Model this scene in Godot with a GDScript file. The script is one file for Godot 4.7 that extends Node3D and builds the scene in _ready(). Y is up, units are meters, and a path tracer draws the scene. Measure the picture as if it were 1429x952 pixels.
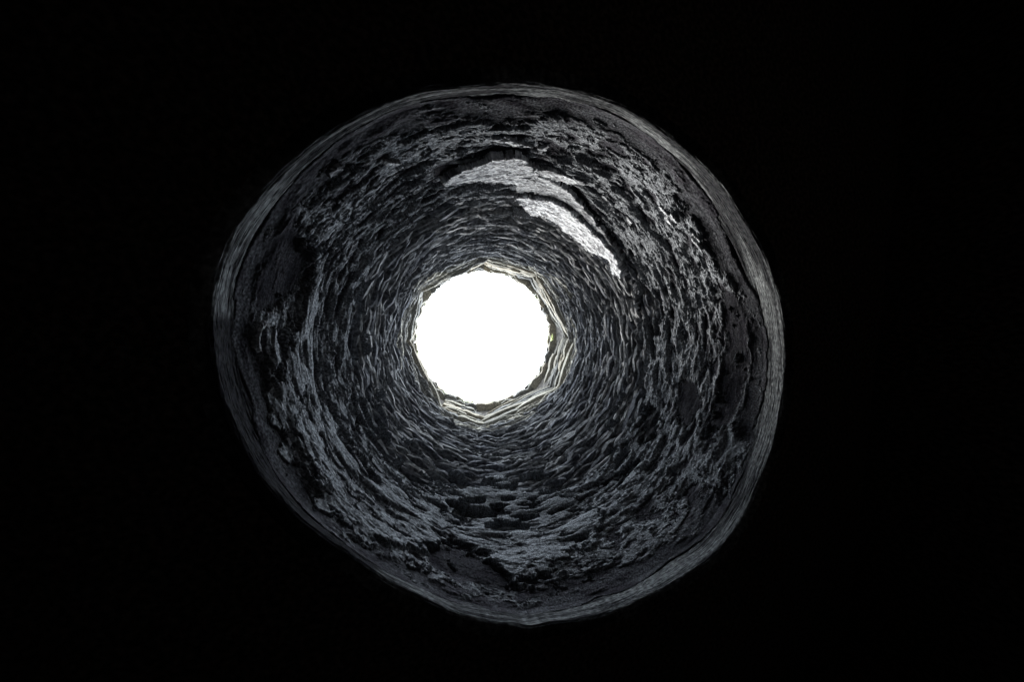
extends Node3D
# A soot-blackened stone shaft looked at straight up from the dark room under it.

const EYE := Vector3(0, 1.4, 0)         # the eye, in the room under the shaft
const FOCAL := 300.0                    # focal length in units of the 952-high traced picture
const H0 := 1.04                        # heights are counted from the eye: underside of the shaft's rim
const H1 := 1.17                        # top of the smooth rim band
const OCT0 := 3.86                      # foot of the eight-sided top
const OCT1 := 4.34                      # its top
const TOP := 4.46                       # top of the shaft
const MAX_PARTS := 300

var turn := Basis()                     # camera axes
var axis_low := Vector2()               # shaft axis (x, z) at its foot and its top: it leans a little
var axis_high := Vector2()
var oct := PackedVector2Array()           # corners of the eight-sided top
var open_r := 1.4                       # radius of the opening
var rim_r := PackedFloat32Array()       # traced lower outline, radius by angle
var rim_mean := 1.35
var rng := RandomNumberGenerator.new()
var shaft: Node3D
var n_low := FastNoiseLite.new()
var n_mid := FastNoiseLite.new()
var n_vein := FastNoiseLite.new()
var n_fine := FastNoiseLite.new()
var n_cell := FastNoiseLite.new()
var M := {}


func _ready():
	# ---- camera
	rng.seed = 7
	# the world's up is seen at (645, 458) of the traced picture
	var u := Vector3(645.0 - 714.5, 476.0 - 458.0, -FOCAL).normalized()
	turn = Basis(Vector3(1, 0, 0), Vector3(0, 0, 1), Vector3(0, -1, 0)) * Basis(Quaternion(u, Vector3(0, 0, -1)))
	var cam := Camera3D.new()
	cam.name = "camera"
	add_child(cam)
	cam.transform = Transform3D(turn, EYE)
	cam.fov = rad_to_deg(2.0 * atan(476.0 / FOCAL))
	cam.near = 0.05
	cam.far = 2000.0
	cam.current = true
	# ---- sky: bright even overcast
	var sm := ProceduralSkyMaterial.new()
	sm.sky_top_color = Color(0.92, 0.96, 1.0)
	sm.sky_horizon_color = Color(0.93, 0.95, 0.98)
	sm.sky_curve = 0.3
	sm.ground_bottom_color = Color(0.25, 0.25, 0.24)
	sm.ground_horizon_color = Color(0.7, 0.72, 0.74)
	var sky := Sky.new()
	sky.sky_material = sm
	var env := Environment.new()
	env.background_mode = Environment.BG_SKY
	env.sky = sky
	env.background_energy_multiplier = 1.0
	env.tonemap_mode = Environment.TONE_MAPPER_LINEAR
	env.tonemap_exposure = 14.5          # exposed for the dark wall
	env.sdfgi_enabled = true
	env.ssao_enabled = true
	env.ssil_enabled = true
	var we := WorldEnvironment.new()
	we.name = "environment"
	we.environment = env
	add_child(we)
	# ---- the sun behind the overcast
	var sun := DirectionalLight3D.new()
	sun.name = "sun"
	sun.light_energy = 0.3
	sun.light_color = Color(1.0, 0.985, 0.96)
	sun.light_angular_distance = 30.0
	sun.shadow_enabled = true
	add_child(sun)
	sun.look_at_from_position(Vector3(-3.5, 10, -4.0), Vector3.ZERO, Vector3(1, 0, 0))

	prepare()
	build_room()
	build_shaft()
	build_growth()


# ------------------------------------------------------------------ helpers
func see(p: Vector3) -> Vector2:        # a point to the traced picture
	var v := (p - EYE) * turn
	return Vector2(714.5 - FOCAL * v.x / v.z, 476.0 + FOCAL * v.y / v.z)


func spot(x: float, y: float, h: float) -> Vector3:   # where the sight line reaches height h
	var d := turn * Vector3(x - 714.5, 476.0 - y, -FOCAL)
	return EYE + d * (h / d.y)


func middle(h: float) -> Vector2:
	return axis_low.lerp(axis_high, (h - H0) / (TOP - H0))


func at(th: float, r: float, h: float) -> Vector3:
	var m := middle(h)
	return Vector3(m.x + cos(th) * r, EYE.y + h, m.y + sin(th) * r)


func prepare():
	var ring := [584, 472, 767, 468, 675, 379, 676, 565, 611, 406, 740, 406, 612, 538, 742, 535]
	for k in range(0, 16, 2):
		axis_high += flat(spot(ring[k], ring[k + 1], TOP)) / 8.0
	open_r = 0.0
	for k in range(0, 16, 2):
		open_r += flat(spot(ring[k], ring[k + 1], TOP)).distance_to(axis_high) / 8.0
	var outline := [690, 120, 745, 121, 800, 127, 850, 144, 900, 170, 940, 198, 975, 228, 1010, 268, 1040, 312, 1064, 356, 1080, 400, 1090, 445, 1093, 490, 1091, 535, 1084, 585, 1075, 622, 1060, 660, 1043, 702, 1020, 742, 994, 772, 960, 797, 920, 822, 880, 840, 840, 855, 800, 865, 768, 869, 740, 874, 716, 869, 660, 860, 610, 841, 560, 817, 505, 784, 450, 744, 415, 714, 382, 678, 352, 632, 330, 585, 312, 540, 300, 496, 297, 440, 302, 402, 312, 366, 327, 334, 347, 302, 372, 270, 400, 240, 430, 213, 462, 188, 490, 170, 520, 154, 558, 138, 600, 127, 645, 122]
	var pts := []
	var lo := Vector2(INF, INF)
	var hi := -lo
	for k in range(0, outline.size(), 2):
		var v := flat(spot(outline[k], outline[k + 1], H0))
		lo = lo.min(v)
		hi = hi.max(v)
	axis_low = (lo + hi) / 2.0
	var traced := [568, 475, 586, 405, 677, 362, 746, 384, 797, 475, 776, 541, 670, 592, 617, 573]
	for k in range(0, 16, 2):
		oct.append(flat(spot(traced[k], traced[k + 1], OCT0)) - axis_high)
	for k in range(0, outline.size(), 2):
		var v := flat(spot(outline[k], outline[k + 1], H0)) - axis_low
		pts.append(Vector2(v.angle(), v.length()))
	pts.sort_custom(func(a, b): return a.x < b.x)
	var n := pts.size()
	rim_r.resize(720)
	var total := 0.0
	for i in 720:
		var th := -PI + TAU * i / 720.0
		var k := 0
		while k < n and pts[k].x <= th:
			k += 1
		var b: Vector2 = pts[k % n] + Vector2(TAU if k >= n else 0.0, 0)
		var a: Vector2 = pts[(k - 1 + n) % n] - Vector2(TAU if k == 0 else 0.0, 0)
		var a0: Vector2 = pts[(k - 2 + 2 * n) % n]
		var b1: Vector2 = pts[(k + 1) % n]
		rim_r[i] = cubic_interpolate(a.y, b.y, a0.y, b1.y, (th - a.x) / (b.x - a.x))
		total += rim_r[i] / 720.0
	rim_mean = total
	for f in [[n_low, 11, 0.9, 2], [n_mid, 12, 3.2, 4], [n_vein, 13, 5.5, 4], [n_fine, 14, 26.0, 4]]:
		f[0].seed = f[1]
		f[0].noise_type = FastNoiseLite.TYPE_SIMPLEX_SMOOTH
		f[0].frequency = f[2]
		f[0].fractal_type = FastNoiseLite.FRACTAL_FBM
		f[0].fractal_octaves = f[3]
	n_cell.seed = 15
	n_cell.noise_type = FastNoiseLite.TYPE_CELLULAR
	n_cell.frequency = 5.0
	n_cell.fractal_type = FastNoiseLite.FRACTAL_NONE
	n_cell.cellular_return_type = FastNoiseLite.RETURN_DISTANCE2_SUB
	n_cell.cellular_jitter = 1.0
	n_cell.domain_warp_enabled = true
	n_cell.domain_warp_amplitude = 0.10
	n_cell.domain_warp_frequency = 6.0
	n_cell.domain_warp_fractal_octaves = 4
	n_vein.domain_warp_enabled = true
	n_vein.domain_warp_amplitude = 0.12
	n_vein.domain_warp_frequency = 4.0
	# materials
	var streak := noise_tex(21, 0.022, Color(0.50, 0.50, 0.51), Color(1, 1, 1), false, 5)
	var pale := noise_tex(24, 0.03, Color(0.68, 0.68, 0.69), Color(1, 1, 1), false, 5)
	var grain := noise_tex(22, 0.05, Color(0.45, 0.45, 0.46), Color(1, 1, 1), false, 4)
	var bump := noise_tex(23, 0.03, Color.BLACK, Color.WHITE, true, 5)
	M.crust = mat(Color.WHITE, grain, bump, Vector3(2.2, 3.2, 2.2), 0.85, true)
	M.lime = mat(Color.WHITE, pale, bump, Vector3(1.6, 4.0, 1.6), 0.95, true)
	M.band = mat(Color.WHITE, grain, bump, Vector3(0.9, 5.0, 0.9), 0.9, true)
	M.mortar = mat(lin(0.025, 0.025, 0.028), grain, bump, Vector3(2, 4, 2), 1.0, false)
	M.stone = []
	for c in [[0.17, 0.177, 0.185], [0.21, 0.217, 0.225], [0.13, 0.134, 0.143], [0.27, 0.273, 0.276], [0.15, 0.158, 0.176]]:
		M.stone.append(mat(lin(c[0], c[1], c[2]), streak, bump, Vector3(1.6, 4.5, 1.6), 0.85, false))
	M.mouth_lit = []  # lighter, warmer copies of the wall stones: skylight near the mouth put into colour
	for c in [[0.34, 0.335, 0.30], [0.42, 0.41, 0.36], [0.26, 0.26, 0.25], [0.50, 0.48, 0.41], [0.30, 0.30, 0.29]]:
		M.mouth_lit.append(mat(lin(c[0], c[1], c[2]), streak, bump, Vector3(1.6, 4.5, 1.6), 0.9, false))
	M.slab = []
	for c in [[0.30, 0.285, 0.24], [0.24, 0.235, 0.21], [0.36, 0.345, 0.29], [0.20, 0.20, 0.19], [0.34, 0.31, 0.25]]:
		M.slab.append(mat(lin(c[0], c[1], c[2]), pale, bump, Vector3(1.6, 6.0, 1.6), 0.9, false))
	M.crust.normal_scale = 0.4
	for m in [M.crust, M.band]:         # soot is dull
		m.metallic_specular = 0.06
		m.roughness = 1.0
	M.band.normal_scale = 0.35
	M.dark = mat(lin(0.075, 0.062, 0.056), grain, bump, Vector3(1, 1, 1), 1.0, false)
	M.earth = mat(lin(0.09, 0.076, 0.066), grain, bump, Vector3(0.6, 0.6, 0.6), 1.0, false)
	M.outer = mat(lin(0.28, 0.27, 0.25), streak, bump, Vector3(1, 4, 1), 0.9, false)
	M.grass = []
	for c in [[0.22, 0.23, 0.17], [0.30, 0.29, 0.24], [0.32, 0.35, 0.18]]:
		var g := StandardMaterial3D.new()
		g.albedo_color = lin(c[0], c[1], c[2])
		g.roughness = 0.8
		g.backlight_enabled = true
		g.backlight = lin(c[0] * 1.5, c[1] * 1.6, c[2] * 1.5)
		g.cull_mode = BaseMaterial3D.CULL_DISABLED
		M.grass.append(g)


func flat(v: Vector3) -> Vector2:
	return Vector2(v.x, v.z)


func lin(r: float, g: float, b: float) -> Color:
	return Color(r, g, b).linear_to_srgb()


func noise_tex(s: int, freq: float, lo: Color, hi: Color, normal: bool, oct: int) -> NoiseTexture2D:
	var f := FastNoiseLite.new()
	f.seed = s
	f.noise_type = FastNoiseLite.TYPE_SIMPLEX_SMOOTH
	f.frequency = freq
	f.fractal_octaves = oct
	var t := NoiseTexture2D.new()
	t.width = 512
	t.height = 512
	t.seamless = true
	t.generate_mipmaps = false
	t.noise = f
	if normal:
		t.as_normal_map = true
		t.bump_strength = 6.0
	else:
		var g := Gradient.new()
		g.offsets = PackedFloat32Array([0.25, 0.75])
		g.colors = PackedColorArray([lo, hi])
		t.color_ramp = g
	return t


func mat(c: Color, tex: Texture2D, bump: Texture2D, s: Vector3, rough: float, vertex: bool) -> StandardMaterial3D:
	var m := StandardMaterial3D.new()
	m.albedo_color = c
	m.albedo_texture = tex
	m.normal_enabled = true
	m.normal_texture = bump
	m.normal_scale = 0.7
	m.roughness = rough
	m.uv1_triplanar = true
	m.uv1_world_triplanar = true
	m.uv1_scale = s
	m.vertex_color_use_as_albedo = vertex
	m.metallic_specular = 0.3
	return m


func part(called: String, mesh: Mesh, m: Material, parent: Node) -> MeshInstance3D:
	var o := MeshInstance3D.new()
	o.name = called
	o.mesh = mesh
	o.material_override = m
	parent.add_child(o, true)
	return o


func tag(o: Node, label: String, category := "", group := "", kind := ""):
	o.set_meta("label", label)
	if category != "":
		o.set_meta("category", category)
	if group != "":
		o.set_meta("group", group)
	if kind != "":
		o.set_meta("kind", kind)


func from_arrays(v: PackedVector3Array, ix: PackedInt32Array, col := PackedColorArray()) -> ArrayMesh:
	var a := []
	a.resize(Mesh.ARRAY_MAX)
	a[Mesh.ARRAY_VERTEX] = v
	a[Mesh.ARRAY_INDEX] = ix
	if col.size() > 0:
		a[Mesh.ARRAY_COLOR] = col
	var me := ArrayMesh.new()
	me.add_surface_from_arrays(Mesh.PRIMITIVE_TRIANGLES, a, [], {}, Mesh.ARRAY_FLAG_USE_8_BONE_WEIGHTS * 0)
	return me


func grid_index(nu: int, nv: int, closed: bool, keep := PackedByteArray()) -> PackedInt32Array:
	var ix := PackedInt32Array()
	var last := nu if closed else nu - 1
	for j in nv - 1:
		for i in last:
			var a := j * nu + i
			var b := j * nu + (i + 1) % nu
			if keep.size() > 0 and not (keep[a] and keep[b] and keep[a + nu] and keep[b + nu]):
				continue
			ix.append_array([a, a + nu, b, b, a + nu, b + nu])
	return ix


func poly(list: Array) -> Dictionary:
	var p := PackedVector2Array()
	var box := Rect2(list[0], list[1], 0, 0)
	for k in range(0, list.size(), 2):
		p.append(Vector2(list[k], list[k + 1]))
		box = box.expand(p[-1])
	return {"p": p, "box": box.grow(14)}


func inside(q: Dictionary, x: Vector2) -> float:   # distance in from the outline, at most -14 away from it
	if not q.box.has_point(x):
		return -14.0
	var p: PackedVector2Array = q.p
	var best := 1e9
	for i in p.size():
		best = minf(best, x.distance_squared_to(Geometry2D.get_closest_point_to_segment(x, p[i], p[(i + 1) % p.size()])))
	best = sqrt(best)
	return best if Geometry2D.is_point_in_polygon(x, p) else maxf(-best, -14.0)


func most(list: Array, x: Vector2) -> float:
	var d := -14.0
	for q in list:
		d = maxf(d, inside(q, x))
	return d


# ------------------------------------------------------------------ the shaft's own shape
func rim(th: float) -> float:
	var t := fposmod(th + PI, TAU) / TAU * 720.0
	var i := int(t)
	return lerpf(rim_r[i % 720], rim_r[(i + 1) % 720], t - i)


func bore(th: float, h: float) -> float:   # inner radius of the shaft
	var r: float
	if h < H1:
		r = lerpf(rim_mean, rim_mean + 0.075, clampf((h - H0) / (H1 - H0), 0.0, 1.0))
	elif h < 1.6:
		r = rim_mean + 0.075 + 0.035 * sin((h - H1) / (1.6 - H1) * PI * 0.5)
	elif h < 2.5:
		r = lerpf(rim_mean + 0.11, 1.52, smoothstep(1.6, 2.5, h))
	else:
		r = lerpf(1.52, 1.44, (h - 2.5) / 1.4)
	r += (rim(th) - rim_mean) * exp(-maxf(h - H0, 0.0) / 0.6)
	if h > 3.4:
		r = lerpf(r, eight(th) + 0.06, smoothstep(3.4, OCT0, h))
	return r


func eight(th: float) -> float:   # the eight-sided top's radius at an angle
	var d := Vector2(cos(th), sin(th)) * 3.0
	var best := 1.5
	for k in 8:
		var hit = Geometry2D.segment_intersects_segment(Vector2.ZERO, d, oct[k], oct[(k + 1) % 8])
		if hit != null:
			best = hit.length()
	return best


# ------------------------------------------------------------------ the room under the shaft
func build_room():
	var hx := 3.4
	var hz := 2.8
	# ground
	var g := PlaneMesh.new()
	g.size = Vector2(600, 600)
	tag(part("ground", g, M.earth, self), "dark bare earth under the shaft and round it", "", "", "structure")
	# ceiling with the hole in it, a slab 0.4 thick
	var v := PackedVector3Array()
	var n := 240
	for ring in 4:
		for i in n:
			var th := TAU * i / n
			var r := rim(th) + 0.05
			var reach := minf(hx / maxf(absf(cos(th)), 1e-4), hz / maxf(absf(sin(th)), 1e-4))
			if ring == 0: v.append(at(th, r + 0.30, H0 + 0.45))
			elif ring == 1: v.append(at(th, r, H0 + 0.02))
			elif ring == 2: v.append(Vector3(cos(th) * reach, EYE.y + H0 + 0.02, sin(th) * reach))
			else: v.append(Vector3(cos(th) * reach, EYE.y + H0 + 0.45, sin(th) * reach))
	var ix := grid_index(n, 4, true)
	for i in n:
		var j := (i + 1) % n
		ix.append_array([3 * n + i, i, 3 * n + j, 3 * n + j, i, j])
	var c := part("ceiling", from_arrays(v, ix), M.dark, self)
	tag(c, "unlit black ceiling of the room round the foot of the shaft", "", "", "structure")
	for k in 4:
		var b := BoxMesh.new()
		var across := k < 2
		b.size = Vector3(0.5, EYE.y + H0 + 0.45, hz * 2 + 1.0) if across else Vector3(hx * 2 + 0.02, EYE.y + H0 + 0.45, 0.5)
		var w := part("wall", b, M.dark, self)
		var s := -1.0 if k % 2 == 0 else 1.0
		w.position = Vector3(s * (hx + 0.24), b.size.y / 2 - 0.01, 0) if across else Vector3(0, b.size.y / 2 - 0.012, s * (hz + 0.24))
		tag(w, "dark wall of the unlit room under the shaft", "wall", "walls of the room under the shaft", "structure")


# ------------------------------------------------------------------ the shaft
func build_shaft():
	shaft = Node3D.new()
	shaft.name = "chimney_shaft"
	add_child(shaft)
	shaft.position = Vector3.ZERO
	tag(shaft, "round soot-blackened stone chimney shaft, open to the white sky at its top", "chimney")
	outer_wall()
	backing()
	rim_band()
	crust()
	stones()
	slabs()


func outer_wall():
	var v := PackedVector3Array()
	var n := 96
	var prof := [[2.0, H0 + 0.3], [1.9, TOP - 0.1], [1.86, TOP - 0.02], [open_r + 0.08, TOP - 0.03], [open_r + 0.12, TOP - 0.12], [open_r + 0.2, TOP - 0.3]]
	for p in prof:
		for i in n:
			v.append(at(TAU * i / n, p[0], p[1]))
	part("outer_wall", from_arrays(v, grid_index(n, prof.size(), true)), M.outer, shaft)


func backing():
	var v := PackedVector3Array()
	var nu := 300
	var nv := 90
	for j in nv:
		var h := lerpf(1.3, TOP - 0.10, j / (nv - 1.0))
		for i in nu:
			var th := TAU * i / nu
			var p := at(th, 1.0, h)
			v.append(at(th, bore(th, minf(h, OCT0)) + 0.09 + 0.10 * smoothstep(OCT0 - 0.1, OCT0 + 0.1, h) + 0.02 * n_mid.get_noise_3dv(p * 2.0), h))
	part("mortar_backing", from_arrays(v, grid_index(nu, nv, true)), M.mortar, shaft)


func rim_band():
	var nu := 1400
	var nv := 80
	var v := PackedVector3Array()
	var col := PackedColorArray()
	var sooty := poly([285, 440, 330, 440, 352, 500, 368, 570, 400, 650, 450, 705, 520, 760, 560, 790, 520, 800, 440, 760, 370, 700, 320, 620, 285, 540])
	for j in nv:
		# round the lip under, then up the slope
		var t := (j - 12) / (nv - 13.0)
		for i in nu:
			var th := TAU * i / nu
			var p: Vector3
			var ring := Vector3(cos(th) * 1.4, 0, sin(th) * 1.4)
			if t < 0.0:
				var a := -t * (nv - 13.0) / 12.0 * PI * 0.5
				p = at(th, bore(th, H0) + 0.05 * (1.0 - cos(a)) * 1.0, H0 - 0.028 * sin(a))
			else:
				var h := lerpf(H0, H1 + 0.035, t)
				p = at(th, bore(th, h), h)
			var lay := Vector3(ring.x * 1.3, p.y * 30.0, ring.z * 1.3)
			var s := n_mid.get_noise_3dv(lay)
			var f := n_fine.get_noise_3dv(Vector3(ring.x, p.y * 2.5, ring.z))
			var away := Vector3(cos(th), 0, sin(th))
			p -= away * (0.004 * s + 0.0015 * f + 0.010 * n_low.get_noise_3dv(ring * 2.0 + Vector3(0, p.y * 4, 0)))
			v.append(p)
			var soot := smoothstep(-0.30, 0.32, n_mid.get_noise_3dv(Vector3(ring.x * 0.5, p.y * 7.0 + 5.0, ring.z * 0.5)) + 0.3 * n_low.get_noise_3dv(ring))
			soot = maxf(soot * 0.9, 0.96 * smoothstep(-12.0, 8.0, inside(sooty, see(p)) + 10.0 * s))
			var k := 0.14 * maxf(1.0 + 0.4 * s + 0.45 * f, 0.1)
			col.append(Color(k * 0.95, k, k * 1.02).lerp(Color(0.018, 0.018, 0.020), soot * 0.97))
	part("rim_band", from_arrays(v, grid_index(nu, nv, true), col), M.band, shaft).set_meta("label", "smooth grey plaster band round the foot of the shaft")


func crust():
	var nu := 1800
	var ha := 1.13
	var hb := 2.75
	var nv := 330
	var grey := [
		poly([440, 340, 450, 352, 428, 430, 432, 460, 424, 520, 404, 560, 386, 606, 372, 560, 366, 510, 352, 490, 352, 462, 364, 460, 380, 480, 396, 440, 412, 380]),
		poly([410, 520, 440, 560, 470, 620, 520, 680, 590, 706, 640, 745, 700, 770, 600, 768, 540, 764, 485, 744, 430, 690, 392, 620]),
		poly([600, 700, 680, 692, 780, 700, 850, 720, 830, 765, 770, 795, 742, 822, 715, 824, 700, 802, 650, 775, 620, 740]),
		poly([1000, 610, 1030, 590, 1040, 620, 1010, 690, 990, 680]),
	]
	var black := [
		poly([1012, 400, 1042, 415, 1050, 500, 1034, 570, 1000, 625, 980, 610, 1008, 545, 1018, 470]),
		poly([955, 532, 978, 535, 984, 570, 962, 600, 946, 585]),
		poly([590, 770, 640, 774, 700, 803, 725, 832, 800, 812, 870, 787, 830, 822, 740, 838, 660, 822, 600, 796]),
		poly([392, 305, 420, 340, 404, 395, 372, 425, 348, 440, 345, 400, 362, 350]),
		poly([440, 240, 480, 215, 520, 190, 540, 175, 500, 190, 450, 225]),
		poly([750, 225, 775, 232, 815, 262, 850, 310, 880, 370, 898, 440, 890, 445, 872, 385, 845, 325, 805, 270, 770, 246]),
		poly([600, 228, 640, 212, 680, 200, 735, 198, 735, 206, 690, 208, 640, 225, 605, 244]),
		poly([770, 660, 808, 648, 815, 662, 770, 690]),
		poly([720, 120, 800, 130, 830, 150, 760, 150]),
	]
	var slots := [
		poly([632, 719, 660, 718, 692, 722, 690, 730, 650, 730, 628, 724]),
		poly([638, 707, 674, 706, 672, 711, 640, 711]),
		poly([675, 741, 700, 738, 740, 740, 736, 749, 700, 752, 674, 748]),
		poly([630, 676, 685, 679, 665, 686, 640, 684]),
	]
	var lime := [
		[poly([610, 242, 640, 224, 688, 208, 722, 205, 736, 211, 731, 216, 746, 221, 741, 227, 752, 233, 770, 241, 792, 253, 806, 268, 830, 295, 850, 322, 866, 345, 872, 358, 856, 348, 826, 306, 806, 282, 775, 264, 745, 259, 722, 257, 718, 246, 690, 244, 668, 240, 640, 243, 615, 247]), 0.03, "streaked pale plaster patch"],
		[poly([744, 222, 765, 224, 790, 233, 816, 241, 822, 247, 806, 247, 785, 242, 765, 236, 750, 230]), 0.03, "narrow pale plaster strip"],
		[poly([718, 264, 732, 262, 740, 263, 768, 267, 790, 276, 806, 290, 820, 302, 845, 328, 862, 346, 874, 372, 872, 384, 862, 376, 856, 358, 842, 348, 830, 346, 812, 330, 790, 312, 775, 298, 758, 291, 738, 286, 731, 277, 737, 273, 725, 271, 732, 268]), 0.055, "bright white plaster patch, long and ragged"],
		[poly([862, 350, 874, 366, 882, 390, 890, 414, 893, 430, 887, 428, 881, 412, 871, 390]), 0.026, "thin pale trail of plaster"],
		[poly([683, 181, 705, 181, 728, 187, 745, 196, 738, 197, 712, 190, 690, 187]), 0.022, "thin pale fleck of plaster"],
		[poly([750, 196, 764, 199, 759, 203, 749, 201]), 0.022, ""],
		[poly([844, 268, 858, 280, 863, 290, 852, 281]), 0.022, ""],
		[poly([874, 291, 888, 304, 884, 309], ), 0.022, ""],
		[poly([926, 281, 942, 291, 952, 303, 944, 305, 934, 295]), 0.026, ""],
		[poly([968, 314, 982, 328, 986, 343, 976, 333]), 0.022, ""],
		[poly([528, 213, 550, 213, 546, 219, 527, 219]), 0.022, ""],
		[poly([453, 237, 470, 222, 468, 236, 454, 241]), 0.024, ""],
		[poly([597, 300, 612, 298, 622, 301, 608, 303]), 0.018, ""],
	]
	var v := PackedVector3Array()
	var col := PackedColorArray()
	var away := PackedVector3Array()
	var px := PackedVector2Array()
	v.resize(nu * nv); col.resize(nu * nv); away.resize(nu); px.resize(nu * nv)
	for i in nu:
		away[i] = Vector3(cos(TAU * i / nu), 0, sin(TAU * i / nu))
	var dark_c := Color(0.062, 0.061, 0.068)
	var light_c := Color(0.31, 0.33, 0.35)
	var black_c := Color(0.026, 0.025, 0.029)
	for j in nv:
		var h := ha + (hb - ha) * pow(j / (nv - 1.0), 1.25)
		for i in nu:
			var th := TAU * i / nu
			var r := bore(th, h)
			var p0 := at(th, r, h)
			var q := Vector3(away[i].x * 1.3, h * 2.5 + 1.0 * maxf(h - 1.5, 0.0), away[i].z * 1.3)
			var x := see(p0)
			px[j * nu + i] = x
			var low := n_low.get_noise_3dv(q)
			var mid := n_mid.get_noise_3dv(q)
			var vn := n_vein.get_noise_3dv(q)
			var fine := n_fine.get_noise_3dv(q)
			var vn2 := n_vein.get_noise_3dv(q * 2.3 + Vector3(7, 3, 1))
			var ragged := 6.0 * mid + 6.0 * vn + 3.0 * vn2
			var g := smoothstep(-5.0, 4.0, most(grey, x) + 3.0 * ragged)
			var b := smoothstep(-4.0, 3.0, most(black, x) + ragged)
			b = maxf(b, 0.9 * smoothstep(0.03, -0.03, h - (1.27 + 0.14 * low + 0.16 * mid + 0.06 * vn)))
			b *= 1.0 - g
			var s := smoothstep(-2.0, 1.5, most(slots, x) + 0.3 * ragged)
			var wide := clampf((2.2 - h) / 1.0, 0.0, 1.0)
			var c1 := n_cell.get_noise_3dv(q + Vector3(0, 0.05, 0) * mid)
			var c2 := n_cell.get_noise_3dv(q * 2.1 + Vector3(4, 1, 6))
			var vein := smoothstep(0.20, 0.02, c1 + 0.12 * fine) * smoothstep(-0.30, 0.1, mid + 0.4 * low)
			vein = maxf(vein, 0.85 * smoothstep(0.26, 0.04, c2 + 0.15 * fine) * smoothstep(-0.15, 0.12, vn + 0.4 * mid))
			var area := maxf(smoothstep(0.18, 0.34, mid + 0.3 * vn2 + 0.25 * low), g)
			var edge := 1.160 + 0.09 * low + 0.03 * mid + 0.015 * vn
			var t := 0.040 + 0.03 * low
			t += (0.012 * vein + 0.009 * area + 0.003 * fine + 0.014 * mid) * (1.0 - 0.75 * b)
			t += 0.012 * g - 0.007 * b
			t = maxf(t, 0.018 + 0.004 * fine)
			t *= smoothstep(edge - 0.012, edge + 0.01, h) * lerpf(0.2, 1.0, smoothstep(edge, edge + 0.22 + 0.2 * mid, h))
			t -= 0.03 * smoothstep(edge, edge - 0.012, h)
			t -= 0.14 * s
			# the crust ends upwards in ragged tongues over the bare stones
			var upper := 2.05 + 0.35 * low + 0.30 * mid + 0.2 * vn
			t = lerpf(t, -0.08, smoothstep(upper - 0.05, upper + 0.12, h))
			v[j * nu + i] = p0 - away[i] * t
			var l := clampf(maxf(vein * (0.75 + 0.9 * fine), area * clampf(0.34 + 0.42 * fine + 0.35 * vn2 + 0.06 * g, 0.03, 1.0)), 0.0, 1.0)
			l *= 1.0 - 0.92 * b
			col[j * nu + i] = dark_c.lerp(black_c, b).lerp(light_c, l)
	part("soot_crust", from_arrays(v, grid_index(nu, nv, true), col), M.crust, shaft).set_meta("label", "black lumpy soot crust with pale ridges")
	# plaster that has kept its place: thick, ragged, brighter where it was washed clean
	for e in lime:
		var q: Dictionary = e[0]
		var used := PackedInt32Array()
		var ids := {}
		var pv := PackedVector3Array()
		var pc := PackedColorArray()
		var top_y: float = q.box.position.y
		for j in range(0, nv):
			for i in nu:
				var k := j * nu + i
				if not q.box.has_point(px[k]):
					continue
				var nq := Vector3(v[k].x, v[k].y * 2.1, v[k].z)
				var fine := n_fine.get_noise_3dv(nq)
				var mid := n_vein.get_noise_3dv(nq * 1.6)
				var d := inside(q, px[k]) + 3.6 * mid + 2.5 * fine
				if d < -2.5:
					continue
				var h := v[k].y - EYE.y
				var th := TAU * i / nu
				ids[k] = pv.size()
				# its face leans back a little: thicker at its foot
				var lift: float = e[1] + 0.05 - 0.02 * smoothstep(1.5, 2.6, h) + 0.005 * mid + 0.003 * fine
				if e[1] < 0.028:   # thin flakes follow the crust
					lift = bore(th, h) - flat(v[k]).distance_to(middle(h)) + 0.016
				lift = lerpf(-0.05, lift, smoothstep(-2.4, -0.2, d))
				pv.append(at(th, bore(th, h) - lift, h))
				var stain := smoothstep(0.02, 0.30, n_mid.get_noise_3d(nq.x * 2.0, nq.y * 4.5, nq.z * 2.0) + 0.5 * fine) * 0.8
				var w := (0.80 if e[1] > 0.04 else (0.52 if e[1] > 0.028 else 0.44)) * (1.0 + 0.25 * fine)
				pc.append(Color(w * 0.95, w * 0.985, minf(w * 1.03, 0.95)).lerp(Color(0.06, 0.06, 0.07), stain))
		for k in ids:
			var i: int = k % nu
			var b: int = k - i + (i + 1) % nu
			if ids.has(b) and ids.has(k + nu) and ids.has(b + nu):
				used.append_array([ids[k], ids[k + nu], ids[b], ids[b], ids[k + nu], ids[b + nu]])
		if used.size() > 0:
			var o := part("plaster_patch", from_arrays(pv, used, pc), M.lime, shaft)
			if e[2] != "":
				o.set_meta("label", e[2])
	nose()


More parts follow.
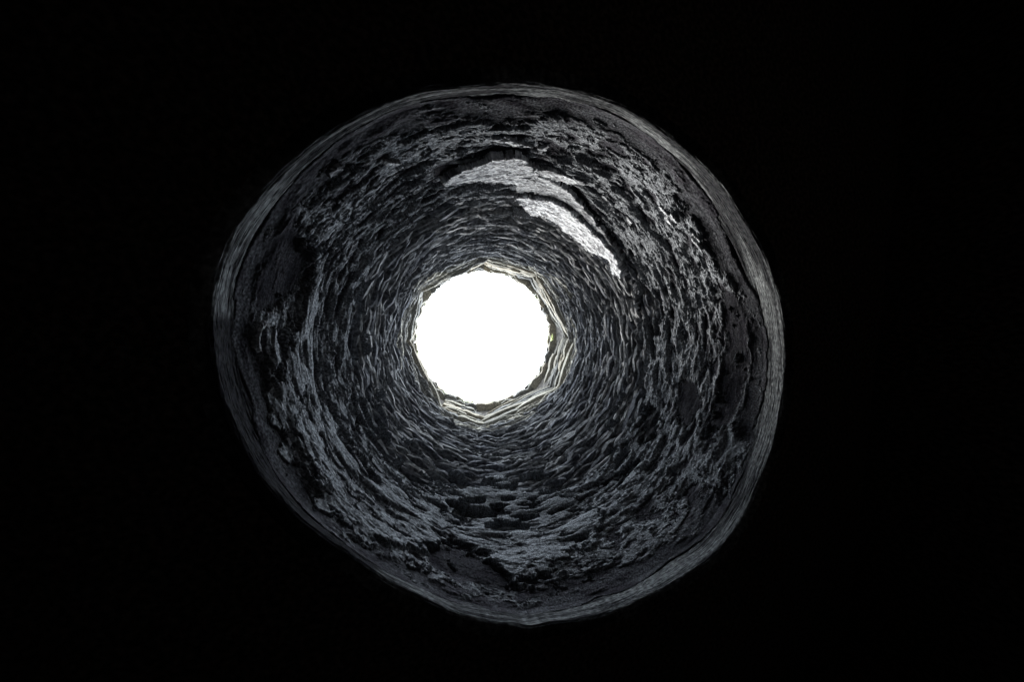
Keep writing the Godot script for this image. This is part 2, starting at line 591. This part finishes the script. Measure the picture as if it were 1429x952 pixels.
func nose():   # the small plaster nose with a hole in it on the left
	var c := spot(357, 472, 1.30)
	var th := (flat(c) - middle(1.30)).angle()
	var h := 1.30
	var r := bore(th, h) - 0.035
	var o := at(th, r, h)
	var out := Vector3(cos(th), 0, sin(th))
	var side := Vector3(-sin(th), 0, cos(th))
	var v := PackedVector3Array()
	var col := PackedColorArray()
	var nu := 40
	var prof := [[0.10, 0.07], [0.45, 0.05], [0.62, 0.005], [0.8, -0.010], [1.0, -0.012], [1.2, -0.004], [1.45, 0.03]]
	for p in prof:
		for i in nu:
			var a := TAU * i / nu
			var w := 1.0 + 0.25 * n_mid.get_noise_3d(cos(a), sin(a), p[0])
			v.append(o + side * cos(a) * 0.075 * p[0] * w + Vector3.UP * sin(a) * 0.036 * p[0] * w + out * p[1])
			var k := 0.32 + 0.15 * n_fine.get_noise_3dv(v[-1])
			col.append(Color(k, k * 1.03, k * 1.06))
	part("plaster_nose", from_arrays(v, grid_index(nu, prof.size(), true), col), M.crust, shaft).set_meta("label", "small plaster nose with an oval hole")


# a rough flat stone; its long side runs along x, its face looks to -z, it reaches back to z = deep
func slab_shape(long: float, thick: float, deep: float, rough: float) -> ArrayMesh:
	var v := PackedVector3Array()
	var n := 7
	var ph := rng.randf() * 50.0
	var wedge := rng.randf_range(-0.35, 0.35)
	for i in n:
		var t := i / (n - 1.0)
		var x := (t - 0.5) * long
		var ends := 1.0 - pow(absf(t * 2.0 - 1.0), 5.0) * rng.randf_range(0.1, 0.5)
		var hi := thick * 0.5 * ends * (1.0 + wedge * (t - 0.5)) + rough * thick * rng.randf_range(-0.13, 0.13)
		var lo := -thick * 0.5 * ends * (1.0 - wedge * (t - 0.5)) + rough * thick * rng.randf_range(-0.13, 0.13)
		var f := (1.0 - ends) * 0.06 + rough * 0.014 * sin(ph + t * 7.0) + rough * rng.randf_range(-0.008, 0.008)
		v.append(Vector3(x, lo, deep))
		v.append(Vector3(x, lo + thick * 0.06, f + 0.010 * rng.randf()))
		v.append(Vector3(x + rng.randf_range(-0.01, 0.01), lerpf(lo, hi, rng.randf_range(0.3, 0.7)), f - 0.012 * rough * rng.randf()))
		v.append(Vector3(x, hi - thick * 0.06, f + 0.018 * rng.randf()))
		v.append(Vector3(x, hi, deep))
	var ix := PackedInt32Array()
	for i in n - 1:
		for k in 4:
			var a := i * 5 + k
			ix.append_array([a, a + 1, a + 5, a + 5, a + 1, a + 6])
	for e in [0, (n - 1) * 5]:
		for k in [[0, 1, 2], [0, 2, 3], [0, 3, 4]]:
			var tri := [e + k[0], e + k[1], e + k[2]]
			if e == 0:
				tri.reverse()
			ix.append_array(tri)
	return from_arrays(v, ix)


func lay(mesh: ArrayMesh, th: float, r: float, h: float, yaw := 0.0, roll := 0.0, pitch := 0.0) -> Transform3D:
	# face (-z) looks to the axis
	var out := Vector3(cos(th), 0, sin(th))
	var b := Basis(Vector3.UP.cross(out), Vector3.UP, out)
	b = b * Basis(Vector3.UP, yaw) * Basis(Vector3(0, 0, 1), roll) * Basis(Vector3(1, 0, 0), pitch)
	return Transform3D(b, at(th, r, h))


func stones():
	var variants := []
	for k in 60:
		variants.append(slab_shape(1.0, 1.0, 0.16, 1.0))
	var made := []
	var h := 1.62
	while h < OCT0 - 0.02:
		var thick := rng.randf_range(0.020, 0.048)
		var th := rng.randf() * TAU
		var stop := th + TAU
		while th < stop - 0.02:
			var long := rng.randf_range(0.22, 0.75)
			long = minf(long, (stop - th) * 1.5)
			var tm := th + long / 1.5 * 0.5
			var hh := h + thick * 0.5 + rng.randf_range(-0.008, 0.008) + 0.02 * n_low.get_noise_3d(cos(tm) * 2.0, h, sin(tm) * 2.0)
			var tk := thick * rng.randf_range(0.8, 1.35)
			var sag := long * long / 12.0
			var proud := rng.randf_range(-0.020, 0.020) + (0.02 if rng.randf() < 0.1 else 0.0)
			var me := slab_shape(long * 1.03, tk, 0.16, 1.0)
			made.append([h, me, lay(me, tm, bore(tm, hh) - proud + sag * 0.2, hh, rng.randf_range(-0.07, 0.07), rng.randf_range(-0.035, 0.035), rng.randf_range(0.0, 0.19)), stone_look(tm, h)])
			th += long / 1.5
		h += thick * 0.72
	# the nearest look largest: they come first
	var rest := {}
	var count := 0
	for s in made:
		if s[0] > 1.85 and count < MAX_PARTS:
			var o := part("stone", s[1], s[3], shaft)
			o.transform = s[2]
			count += 1
		else:
			if not rest.has(s[3]):
				rest[s[3]] = SurfaceTool.new()
				rest[s[3]].begin(Mesh.PRIMITIVE_TRIANGLES)
			rest[s[3]].append_from(s[1], 0, s[2])
	var all := ArrayMesh.new()
	for m in rest:
		rest[m].commit(all)
		all.surface_set_material(all.get_surface_count() - 1, m)
	var o := MeshInstance3D.new()
	o.name = "small_stones"
	o.mesh = all
	o.set_meta("kind", "stuff")
	o.set_meta("label", "thin courses of small grey stones high up the shaft")
	shaft.add_child(o, true)


func stone_look(th: float, h: float) -> Material:   # skylight on the courses next to the mouth is painted in as lighter stone
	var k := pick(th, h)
	var paler := h + 0.5 * n_low.get_noise_3d(cos(th) * 1.5, h, sin(th) * 1.5) + rng.randf_range(-0.12, 0.12) > 3.58
	return M.mouth_lit[k] if paler else M.stone[k]


func pick(th: float, h: float) -> int:
	var r := rng.randf()
	var l := n_low.get_noise_3d(cos(th) * 2.0, h * 2.0, sin(th) * 2.0)
	r += l * 0.5
	if r < 0.22: return 2
	if r < 0.45: return 4
	if r < 0.75: return 0
	if r < 0.93: return 1
	return 3


func slabs():
	var c := []
	for p in oct:
		c.append(p + middle(OCT0))
	for s in 8:
		var a: Vector2 = c[s]
		var b: Vector2 = c[(s + 1) % 8]
		var mid := (a + b) / 2.0
		var along := (b - a).normalized()
		var out := Vector2(-along.y, along.x)
		if out.dot(mid - middle(OCT0)) < 0:
			out = -out
		var far := out.dot(mid - middle(OCT0))
		var h := OCT0
		while h < OCT1:
			var thick := rng.randf_range(0.035, 0.10)
			var lean := clampf((h - OCT0) / (OCT1 - OCT0), 0.0, 1.0)
			var want := lerpf(far, open_r + 0.02, lean)   # the upper courses leave the round opening free
			var cut: float = rng.randf_range(0.3, 0.7)
			var runs := [[0.0, cut * 0.6], [cut * 0.6, cut * 0.7 + 0.3], [cut * 0.7 + 0.3, 1.0]] if rng.randf() < 0.5 else [[0.0, cut], [cut, 1.0]]
			for rn in runs:
				var p := a.lerp(b, (rn[0] + rn[1]) / 2.0)
				p += out * (want - far + rng.randf_range(-0.025, 0.025))
				var long: float = (b - a).length() * (rn[1] - rn[0]) * 1.02 + 0.07
				var me := slab_shape(long, thick * 1.02, 0.32, 0.7)
				var o3 := Vector3(out.x, 0, out.y)
				var bs := Basis(Vector3.UP.cross(o3), Vector3.UP, o3) * Basis(Vector3.UP, rng.randf_range(-0.07, 0.07)) * Basis(Vector3(0, 0, 1), rng.randf_range(-0.03, 0.03))
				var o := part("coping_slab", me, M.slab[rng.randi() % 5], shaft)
				o.transform = Transform3D(bs, Vector3(p.x, EYE.y + h + thick / 2.0, p.y))
			h += thick
	# round ragged rim on top
	var hh := OCT1
	while hh < TOP:
		var thick := rng.randf_range(0.045, 0.07)
		var th := rng.randf()
		var stop := th + TAU
		while th < stop - 0.03:
			var long := minf(rng.randf_range(0.14, 0.36), (stop - th) * 1.4)
			var tm := th + long / 2.8
			var me := slab_shape(long * 1.05, thick * rng.randf_range(0.8, 1.25), 0.3, 1.0)
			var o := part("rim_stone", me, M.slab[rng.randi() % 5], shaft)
			o.transform = lay(me, tm, open_r - 0.012 + rng.randf_range(-0.03, 0.03), hh + thick / 2.0, rng.randf_range(-0.1, 0.1), rng.randf_range(-0.08, 0.08))
			th += long / 1.4
		hh += thick


# ------------------------------------------------------------------ grass and moss on the rim
func tuft_shape(blades: int, reach: float) -> ArrayMesh:
	var v := PackedVector3Array()
	var ix := PackedInt32Array()
	for k in blades:
		var a := rng.randf_range(-1.5, 1.5)
		var dir := Vector3(sin(a), rng.randf_range(-0.1, 1.0), -cos(a)).normalized()
		var root := Vector3(rng.randf_range(-0.5, 0.5) * reach, 0, rng.randf_range(0.0, 0.3) * reach)
		var l := reach * rng.randf_range(0.5, 1.2)
		var w := rng.randf_range(0.004, 0.009)
		var side := dir.cross(Vector3(rng.randf() - 0.5, rng.randf() - 0.5, rng.randf() - 0.5)).normalized()
		var base := v.size()
		for s in 4:
			var t := s / 3.0
			var p := root + dir * l * t + Vector3(0, -0.5 * l * t * t, 0)
			v.append(p - side * w * (1.0 - t * 0.9))
			v.append(p + side * w * (1.0 - t * 0.9))
		for s in 3:
			var b := base + s * 2
			ix.append_array([b, b + 2, b + 1, b + 1, b + 2, b + 3])
	return from_arrays(v, ix)


func tuft(me: Mesh, m: Material, th: float, r: float, h: float, s: float, label: String, group: String):
	var o := part("grass_tuft", me, m, self)
	o.transform = lay(me, th, r, h, rng.randf_range(-0.3, 0.3))
	o.scale = Vector3(s, s, s)
	tag(o, label, "grass tuft", group)


func angle_of(x: float, y: float) -> float:
	var p := flat(spot(x, y, TOP)) - axis_high
	return p.angle()


func build_growth():
	var kinds := []
	for k in 5:
		kinds.append(tuft_shape(34, 0.07))
	tuft(kinds[0], M.grass[1], angle_of(684, 565), open_r, TOP - 0.02, 1.7, "largest dry grass tuft, on the bottom edge of the white opening", "")
	tuft(kinds[1], M.grass[1], angle_of(735, 556), open_r, TOP - 0.03, 1.2, "grass tuft on the lower right edge of the white opening", "")
	tuft(kinds[2], M.grass[0], angle_of(765, 462), open_r, TOP - 0.02, 1.5, "dark tuft jutting from the right edge of the white opening", "")
	tuft(kinds[3], M.grass[2], angle_of(772, 471), open_r + 0.02, TOP - 0.17, 1.1, "bright green tuft just under the right edge of the opening", "")
	for k in 120:
		var th := TAU * (k + rng.randf_range(-0.4, 0.4)) / 120.0
		tuft(kinds[rng.randi() % 5], M.grass[rng.randi() % 2], th, open_r + rng.randf_range(-0.02, 0.02), TOP - rng.randf_range(0.0, 0.06), rng.randf_range(0.45, 1.05), "small tuft of grass and moss on the ragged stone rim of the white opening", "small tufts round the rim of the opening")
